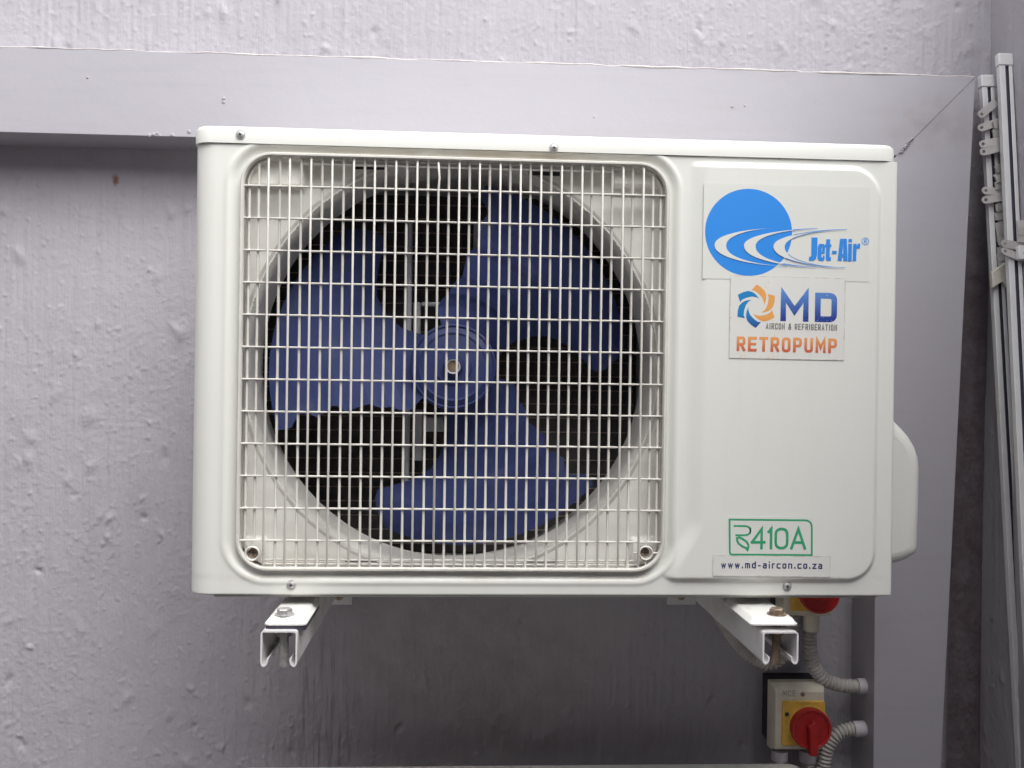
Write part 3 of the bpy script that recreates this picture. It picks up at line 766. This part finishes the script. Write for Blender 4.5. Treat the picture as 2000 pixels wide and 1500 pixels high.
jet([[(1068,915),(1112,915),(1108,1045),(1100,1070),(1085,1084),(1048,1086),(1050,1056),(1064,1054),(1066,1040)],
     [(1124,1086),(1112,1070),(1115,978),(1124,962),(1150,962),(1146,985),(1142,990),(1140,1056),(1146,1064),(1145,1086)],
     [(1150.5,962),(1158,962),(1166,978),(1164,1034),(1142.5,1034),(1143,1014),(1146,1014),(1147,990)],
     [(1145.5,1086),(1146.5,1064),(1150,1056),(1151,1046),(1164,1046),(1163,1070),(1154,1086)],
     [(1176,928),(1204,928),(1200,1058),(1210,1062),(1209,1086),(1182,1086),(1172,1074)],
     [(1167,964),(1175.5,964),(1175,986),(1166.5,986)],[(1204,964),(1213,964),(1212,986),(1203,986)],
     [(1218,1012),(1252,1013),(1251,1036),(1217,1035)],
     [(1258,1086),(1277,924),(1300,924),(1297,985),(1292,1030),(1288,1086)],[(1300.5,924),(1326,924),(1330,1087),(1300,1087),(1300,1058),(1292.6,1058),(1293.5,1034),(1300,1034),(1300,985)],
     [(1338,926),(1364,926),(1363,948),(1337,948)],[(1337,960),(1363,960),(1361,1088),(1334,1088)],
     [(1373,962),(1398,962),(1394,1088),(1369,1088)],[(1398.5,976),(1410,960),(1424,958),(1422,992),(1402,996),(1398,1004)]])
put(sk_clear, pr, 'lettering', ink_blue, .0006)
pr = Print(); c0 = T1(1462, 943); r0 = .0042
pr.stroke([(c0[0]+r0*math.cos(2*math.pi*k/24), c0[1]+r0*math.sin(2*math.pi*k/24)) for k in range(24)], .0007, True)
word(pr, 'R', c0[0]-.0017, c0[0]+.0019, c0[1]-.0023, c0[1]+.0023, .0007)
put(sk_clear, pr, 'registered_mark', ink_blue, .0004)
# second sticker: swirl emblem, two letters, two lines of print
wh = lambda edge, fleck: (lambda w, h_: mat('white_vinyl', (.715, .715, .68), .34, build=dirt_sticker(edge, fleck, w, h_, None)))
sk2 = sticker(1424, 543, 1651, 700, wh(.5, .9), 'company_sticker', 'rust flecked white sticker with swirl emblem and two lines of print', YE-.0004, rot=R(.3))
T2 = lambda x_, y_: on(sk2, 1300+x_/3.75, 520+y_/3.75, YE)
cx2, cz2 = T2(662, 293); un = abs(T2(762, 293)[0]-cx2)/100
PB = {'A': [(120, 18), (112, 6), (92, -11), (76, -35), (64, -62), (57, -82)], 'B': [(157, 0), (140, -14), (125, -30), (108, -42), (91, -53), (73, -65), (57, -82)]}
for k, ang in enumerate((90, 30, -30, -90, -150, 150)):
    pr = Print(); pol = lambda L_: [(cx2+un*r*math.cos(R(ang+a)), cz2+un*r*math.sin(R(ang+a))) for r, a in L_]
    A_, B_ = pol(PB['A']), pol(PB['B']); pr.poly(A_[::1]+B_[::-1][1:])
    m = ink('orange_print', (.78, .36, .10), (.62, .16, .10), 0, -.02) if k < 3 else ink('deep_blue_print', (.012, .22, .52), (.02, .07, .30), .004, -.012)
    put(sk2, pr, 'swirl_petal', m, .0003)
a, b = T2(838, 402), T2(1256, 197)
pr = Print(); word(pr, 'MD', a[0], b[0], a[1], b[1], .0070, {'M': 1.3, 'D': .95}, .36)
put(sk2, pr, 'big_lettering', ink('blue_gradient_print', (.018, .045, .27), (.10, .24, .60), a[1]+.004, b[1], .5), .0003)
a, b = T2(732, 461), T2(1254, 428)
pr = Print(); word(pr, 'AIRCON & REFRIGERATION', a[0], b[0], a[1], b[1], .0011, None, .5)
put(sk2, pr, 'small_lettering', ink('grey_print', (.16, .16, .155)), .0003)
a, b = T2(518, 622), T2(1254, 530)
pr = Print(); word(pr, 'RETROPUMP', a[0], b[0], a[1], b[1], .0034, None, .42)
put(sk2, pr, 'lettering', ink('orange_gradient_print', (.55, .10, .05), (.80, .36, .12), a[1], b[1], .35), .0003)
# printed refrigerant plate and web address
sk3 = sticker(1421, 1010, 1589, 1088, M_CLEAR, 'refrigerant_sticker', 'green outlined refrigerant print with a leaf', YE)
T3 = lambda x_, y_: on(sk3, 1300+x_/3.75, 900+y_/3.75, YE)
GREEN = ink('green_print', (.035, .36, .17), wear=.25)
pr = Print(); fr = [T3(468, 430), T3(1070, 436), T3(1070, 690), T3(470, 686)]; rr_ = .009
pr.stroke(rounded([fr[0], (*fr[1], rr_), fr[2], (*fr[3], .003)], True), .0022, True)
put(sk3, pr, 'outline', GREEN, .0003)
pr = Print()
pr.stroke(rounded([T3(497, 477), (*T3(622, 477), .0075), (*T3(622, 545), .0075), T3(510, 545)]), .0023)
lf = [T3(*p) for p in ((522, 566), (540, 560), (566, 574), (592, 592), (604, 612), (606, 630), (599, 652), (588, 638), (560, 626), (534, 606), (524, 586))]
pr.stroke(lf, .0026, True)
a, b = T3(622, 648), T3(1030, 490)
word(pr, '410A', a[0], b[0], a[1], b[1], .0033, {'4': 1.0, '1': .22, '0': .95, 'A': 1.1}, .14)
put(sk3, pr, 'lettering', GREEN, .0003)
sk4 = sticker(1392, 1086, 1622, 1126, wh(.5, 0), 'web_address_sticker', 'narrow white sticker with a dark blue web address', YE-.0004, rot=R(.3))
T4 = lambda x_, y_: on(sk4, 1300+x_/3.75, 900+y_/3.75, YE)
a, b = T4(404, 785), T4(1146, 740)
pr = Print(); word(pr, 'www.md-aircon.co.za', a[0], b[0], a[1], b[1], .0015, None, .62)
put(sk4, pr, 'lettering', ink('navy_print', (.03, .035, .14)), .0003)

# ------------------------------------------------------------------ support rails
def rail(lx, rx, ty, by, label, plate_px):
    p0, p1 = at(lx, ty, YR), at(rx, by, YR)
    t = thing('support_rail', label, 'wall bracket', (0, 0, 0), 'rails that carry the air conditioner')
    x0, x1, z1, z0 = p0.x, p1.x, p0.z, p1.z; th = .0019; lp = .0075
    half = [(x0+.0085, z0+.0085), (x0+.0080, z0+.0045), (x0+.0066, z0+.0016), (x0+.0042, z0), (x0+.0020, z0+.0007), (x0+.0005, z0+.0028), (x0, z0+.006),
            (x0, z1-.0040), (x0+.0005, z1-.0018), (x0+.0018, z1-.0005), (x0+.0040, z1)]
    line = half+[(x0+x1-p[0], p[1]) for p in half[::-1]]
    def C(o_):
        out = []
        for i, p in enumerate(line):
            a, c = Vector(line[max(i-1, 0)]), Vector(line[min(i+1, len(line)-1)])
            d = (c-a).normalized(); out.append((p[0]+d.y*o_, p[1]-d.x*o_))
        return out
    A, B = C(0), C(th)
    mb = MB(); n = len(A)
    rings = [[(p[0], y, p[1]) for p in A+B[::-1]] for y in (YR, YW-.004)]
    mb.loft(rings, cap=False)
    b_ = len(mb.v); 
    for y in (YR, YW-.004):
        b_ = len(mb.v); mb.v += [(p[0], y, p[1]) for p in A]+[(p[0], y, p[1]) for p in B]
        for i in range(n-1): mb.f.append((b_+i, b_+i+1, b_+n+i+1, b_+n+i))
    me_ = mesh_of('channel', mb, M_RAIL, 40)
    me_.materials.append(M_CUT)
    for f in me_.polygons:
        if abs(f.normal.y) > .9: f.material_index = 1
    link('channel', me_, t)
    q0, q1 = at(plate_px[0], 1100, YW-.004), at(plate_px[1], 1180, YW-.004)
    c = MB(); c.box(q0.x, q1.x, YW-.0085, YW-.003, q1.z, q0.z+.16); pl = obj('wall_plate', c, M_RAIL, t, bevel=.001)
    p = at((plate_px[0]+plate_px[1])/2, 1163, YW-.0085); sub_screw('screw', .008, pl, (p.x, YW-.0085, p.z), M_RUSTY)
    return t
rail(509, 580, 1232, 1303, 'left open ended support rail with clean bolt and dark rubber pad above', (636, 688))
rail(1490, 1559, 1234, 1298, 'right open ended support rail below the rusty bolt', (1303, 1358))

# ------------------------------------------------------------------ isolator switches
def isolator(cx_px, cy_px, label, marks, turn=0):
    YF = YW-.066                            # front of the cover
    c0 = at(cx_px, cy_px, YF); ox, oz = c0.x, c0.z
    s_ = F/(1.1268+YF)                      # pixels per metre there
    U = lambda px, py: ((px-1566)/s_, -(py-1405)/s_)
    t = thing('isolator_switch', label, 'switch', (ox, YW, oz), 'rotary isolator switches')
    off_ = YF-YW
    k = MB(); a, b = U(1513, 1464), U(1610, 1338); k.box(a[0], b[0], -.04, .004, a[1], b[1]); obj('backing_block', k, M_DARK, t)
    k = MB(); a, b = U(1508, 1470), U(1616, 1336)
    w0 = [(a[0], a[1]), (b[0], a[1]), (b[0], b[1]), (a[0], b[1])]
    ring = lambda ins, y, top=0: [(a[0]+ins, y, a[1]+ins), (b[0]-ins, y, a[1]+ins), (b[0]-ins, y, b[1]-ins-top), (a[0]+ins, y, b[1]-ins-top)]
    k.loft([ring(.0, -.036), ring(.0, off_+.014), ring(.0035, off_+.002, .006), ring(.0045, off_, .0075)]); bx = obj('box', k, M_BOX, t, bevel=.0016)
    k = MB(); p = U(1568.5, 1411.5); k.prism(rrect(p[0], p[1], 86/s_, 88/s_, .003, 4), off_-.004, off_+.001); obj('yellow_plate', k, M_YELLOW, t, bevel=.001)
    k = MB(); p = U(1534, 1393); k.lathe([(.0001, -.0046), (.0032, -.0046), (.0036, -.0035)], (p[0], off_, p[1]), 12); obj('plate_hole', k, M_DARK, t)
    p = U(1578, 1417); kb = MB(); r = 40/s_
    kb.lathe([(r*1.06, off_-.003), (r*1.06, off_-.0055), (r*.98, off_-.0065), (r*.98, off_-.014)], (p[0], 0, p[1]), 48, close=False); obj('yellow_collar', kb, M_YELLOW, t)
    kb = MB()
    kb.lathe([(r, off_-.0070), (r, off_-.017), (r*.975, off_-.0195), (r*.93, off_-.0200), (r*.87, off_-.0190), (r*.84, off_-.0165), (.0001, off_-.0160)], (p[0], 0, p[1]), 56, close=False)
    kn = obj('knob', kb, M_RED, t, smooth=40)
    hd = MB(); q0, q1 = U(1570, 1466), U(1588, 1400); m_ = (q0[0]+q1[0])/2
    hd.prism([(q0[0]+.001, q0[1]), (q1[0]-.001, q0[1]), (q1[0], q1[1]-.008), (m_+.001, q1[1]+.001), (q0[0]-.003, q1[1]-.006), (q0[0], q1[1]-.012)], off_-.027, off_-.0158)
    h_ = obj('handle', hd, M_RED, kn, bevel=.0018)
    if turn:
        pv = Matrix.Translation((p[0], 0, p[1])); h_.matrix_local = pv @ Matrix.Rotation(R(turn), 4, 'Y') @ pv.inverted()
    p = U(1567, 1355); sub_screw('screw', .0038, t, (p[0], off_+.0008, p[1]), M_RUSTY)
    if marks:
        pr_ = Print(); a, b = U(1526, 1359), U(1553, 1347)
        word(pr_, 'MCE', a[0], b[0], a[1], b[1], .0011, None, .5)
        o_ = put(t, pr_, 'lettering', ink('grey_moulded_print', (.34, .32, .28)), 0); o_.location = (0, off_-.0004, 0)
        pr_ = Print()
        for px in (1527, 1533, 1539, 1546): 
            a = U(px, 1366); pr_.stroke([a, (a[0]+.0028, a[1])], .0007)
        o_ = put(t, pr_, 'moulded_lines', ink('grey_moulded_print', (.42, .40, .35)), 0); o_.location = (0, off_-.0004, 0)
    return t
isolator(1566, 1405, 'whole grey isolator box with red rotary knob low on the wall', True)
isolator(1583, 1143, 'isolator box with red knob mostly hidden behind the air conditioner', False, 92)

# ------------------------------------------------------------------ corrugated conduits
def hose(label, pts, r=.0108, fit0=None, fit1=None, fm0=M_FIT, fm1=M_FIT, group='corrugated conduits of the switches'):
    P = [at(px, py, y) for px, py, y in pts]
    sp = spline(P, 24)
    # resample evenly, four samples to a ring
    d = [0]
    for a, b in zip(sp, sp[1:]): d.append(d[-1]+(b-a).length)
    Ltot = d[-1]; pitch = .0060; n = int(Ltot/pitch*5); out, rad_ = [], []
    prof = (1.0, 1.0, .93, .74, .82)
    j = 0
    for i in range(n+1):
        s_ = Ltot*i/n
        while j < len(d)-2 and d[j+1] < s_: j += 1
        f = (s_-d[j])/max(1e-9, d[j+1]-d[j]); out.append(sp[j].lerp(sp[j+1], f)); rad_.append(prof[i % 5])
    t = thing('corrugated_conduit', label, 'conduit', tuple(P[-1]), group)
    inv = -P[-1]
    hm_ = MB(); hm_.tube([p+inv for p in out], r, 14, radii=rad_); obj('hose', hm_, M_CONDUIT, t, smooth=60)
    for fit, m in ((fit0, fm0), (fit1, fm1)):
        if not fit: continue
        a, b = at(*fit[0])+inv, at(*fit[1])+inv
        q = MB(); v = b-a
        q.tube([a, a+v*.12, a+v*.14, a+v*.86, a+v*.9, b], fit[2], 20, radii=[.96, 1, 1, 1, 1.0, .96]); obj('fitting', q, m, t, smooth=50)
    return t
YC = YW-.05
hose('short conduit curving from the upper switch to the right border', [(1584, 1215, YC), (1582, 1250, YC), (1586, 1290, YC), (1606, 1324, YC), (1640, 1338, YC), (1686, 1341, YC)], .0113,
     ((1585, 1196, YC), (1584, 1231, YC), .0128), ((1674, 1340, YC), (1702, 1341, YC), .0124), M_BOX, M_FIT)
hose('conduit bending up beside the lower switch into the right border', [(1600, 1530, YC), (1608, 1492, YC), (1615, 1462, YC), (1632, 1436, YC), (1660, 1424, YC), (1692, 1423, YC)], .0113,
     None, ((1666, 1424, YC), (1702, 1423, YC), .0126))
hose('conduit straight down from the left port of the lower switch', [(1523, 1470, YC), (1522, 1500, YC), (1521, 1545, YC)], .0105, ((1523, 1466, YC), (1522, 1485, YC), .0128), None)
hose('conduit straight down from the right port of the lower switch', [(1577, 1470, YC), (1577, 1500, YC), (1576, 1545, YC)], .0105, ((1577, 1466, YC), (1577, 1487, YC), .0128), None)
hose('conduit looping behind the right support rail', [(1380, 1110, .30), (1400, 1190, .33), (1440, 1256, .35), (1478, 1288, .35), (1512, 1294, .35), (1540, 1266, YC), (1548, 1222, YC), (1548, 1200, YC)], .0105, None, None)

# ------------------------------------------------------------------ the second unit below
pr_ = at(1556, 1488, D)
ac2 = thing('air_conditioner', 'second air conditioner whose lid just shows at the bottom edge below', 'air conditioner', (pr_.x-W, 0, pr_.z-H-LID))
o = lid_o.copy(); sc.collection.objects.link(o); o.parent = ac2
q = MB(); q.loft([plan(.0, W, 0, .06, z_, .02) for z_ in (0, H)]); obj('front_panel', q, M_CREAM, ac2)
for nm, c in (('side_sheet', (.0005, .0025, .061, D-.001)), ('side_sheet', (W-.0025, W-.0005, .061, D-.001)), ('back_sheet', (.004, W-.004, D-.003, D-.0012))):
    q = MB(); q.box(*c, .004, H-.001); obj(nm, q, M_CREAM, ac2)

# ------------------------------------------------------------------ curtain tracks leaning in the corner
def stadium(l_, w_, hole):
    """tongue with an eye: outline and hole bridged into one ring of quads, extruded"""
    n = 20; out, inn = [], []
    for k in range(n):
        a = 2*math.pi*k/n; ca, sa = math.cos(a), math.sin(a)
        if ca > .30: out.append((l_, w_/2*max(-1, min(1, sa/.72))))
        else: out.append((w_/2*ca, w_/2*sa) if ca < 0 else (w_/2*ca*.6, w_/2*(1 if sa > 0 else -1)))
        inn.append((hole*ca, hole*sa))
    return out, inn
def glider_mesh():
    o_, i_ = stadium(.034, .0125, .0026); th = .0022; n = len(o_)
    mb = MB(); rings = [[(p[0], -th/2, p[1]) for p in o_], [(p[0], th/2, p[1]) for p in o_], [(p[0], th/2, p[1]) for p in i_], [(p[0], -th/2, p[1]) for p in i_], [(p[0], -th/2, p[1]) for p in o_]]
    mb.loft(rings, cap=False); return mesh_of('glider', mb, M_GLIDE, 30)
GM = glider_mesh()
def track(label, top, bot, wd, gl, extra):
    A, B = at(*top), at(*bot)
    ax = (B-A).normalized(); L = (B-A).length*1.9
    xax = Vector((1, 0, 0)); xax = (xax-ax*xax.dot(ax)).normalized(); yax = ax.cross(xax)*1.0
    if yax.y < 0: yax = -yax
    t = thing('curtain_track', label, 'curtain track', (0, 0, 0), 'curtain tracks leaning in the corner')
    # local frame: x across, y away from the camera, z down the track
    m = Matrix((xax, yax, ax)).transposed().to_4x4(); m.translation = A; t.matrix_world = m
    l0, l1, r0, r1 = -wd/2, -wd*.06, wd*.22, wd/2; dp = .010
    mb = MB(); C_ = [(l1, 0), (l1, .002), (l0+.002, .002), (l0+.002, dp-.002), (r1-.002, dp-.002), (r1-.002, .002), (r0, .002), (r0, 0), (r1, 0), (r1, dp), (l0, dp), (l0, 0)]
    mb.loft([[(p[0], p[1], s_) for p in C_] for s_ in (.012, L)]); obj('profile', mb, M_TRACK, t, bevel=.0007, smooth=40)
    mb = MB(); mb.box(l0+.0022, r1-.0022, .0035, dp-.0022, .013, L); obj('slot_shade', mb, M_SLOT, t)  # dark fill standing in for the shade inside the slot
    mb = MB(); mb.loft([plan(l0-.0016, r1+.0016, -.0016, dp+.0016, s_, .003) for s_ in (0, .020)]); cp = obj('end_cap', mb, M_TRACK, t, bevel=.0015)
    mb = MB(); mb.box(r1, r1+.012, .002, .005, .0165, .0195); mb.lathe([(.002, -.0018), (.0042, -.0018), (.0042, .0018), (.002, .0018), (.002, -.0018)], (r1+.013, .0035, .018), 14, close=False); obj('eyelet', mb, M_TRACK, cp)
    for s_, x_, ang, fl in gl:
        o_ = link('glider', GM, t); o_.rotation_euler = (R(rnd.uniform(-8, 8)), R(ang) if not fl else R(180+ang), R(rnd.uniform(-8, 8)))
        o_.location = (x_, -.0045-rnd.uniform(0, .004), s_)
    extra(t, wd)
    return t
PM = 1209.0
g1 = []
for py, side_, ang in ((232, -1, 38), (258, -1, 18), (291, -1, 10), (306, -1, 12), (382, -1, -4), (400, -1, 8), (243, 1, 18), (263, 1, 12), (322, 1, 28), (336, 1, 30), (352, 1, 12), (368, 1, 8), (388, 1, 4), (410, 1, 8), (428, 1, 5), (440, 1, 16), (455, 1, 8), (470, 1, 6), (482, 1, -2), (497, 1, 4), (510, 1, 3), (525, 1, -3)):
    g1.append(((py-150)/PM, -.0185 if side_ < 0 else .0310, ang, side_ > 0))
def ex1(t, wd):
    mb = MB(); s_ = (545-150)/PM
    mb.prism([(-.016, 0), (-.016, .022), (.001, .016), (.030, -.010), (.030, -.028)], -.006, .016)
    o_ = obj('mounting_bracket', MB(), M_BEIGE, t)
    bpy.data.objects.remove(o_)
    mb = MB(); q = [(-.0165, s_+.022), (-.0165, s_-.004), (.030, s_-.034), (.034, s_-.012), (.012, s_+.008), (.012, s_+.024), (.006, s_+.018), (.0, s_+.012)]
    mb.prism(q, -.010, -.002); obj('mounting_bracket', mb, M_BEIGE, t, bevel=.0012)
track('shorter white curtain track crowded with frosted gliders, nearest the border', (1929, 146, YW-.042), (2003, 1500, .285), .0200, g1, ex1)
g2 = [((py-105)/1245., -.0190 if sd < 0 else .036, an, sd > 0) for py, sd, an in ((455, 1, 0), (470, 1, 0), (484, 1, -2), (494, -1, -6), (509, -1, -18))]
def ex2(t, wd):
    mb = MB(); s_ = (513-105)/1245.
    mb.box(-.002, .040, -.014, -.004, s_-.011, s_+.011); b_ = obj('mounting_bracket', mb, M_TRACK, t, bevel=.0015)
    sub_screw('screw', .0036, b_, (.008, -.014, s_), M_STEEL)
track('taller white curtain track nearly bare of gliders, at the right edge', (1964, 104, YW-.062), (2030, 1500, .215), .0212, g2, ex2)
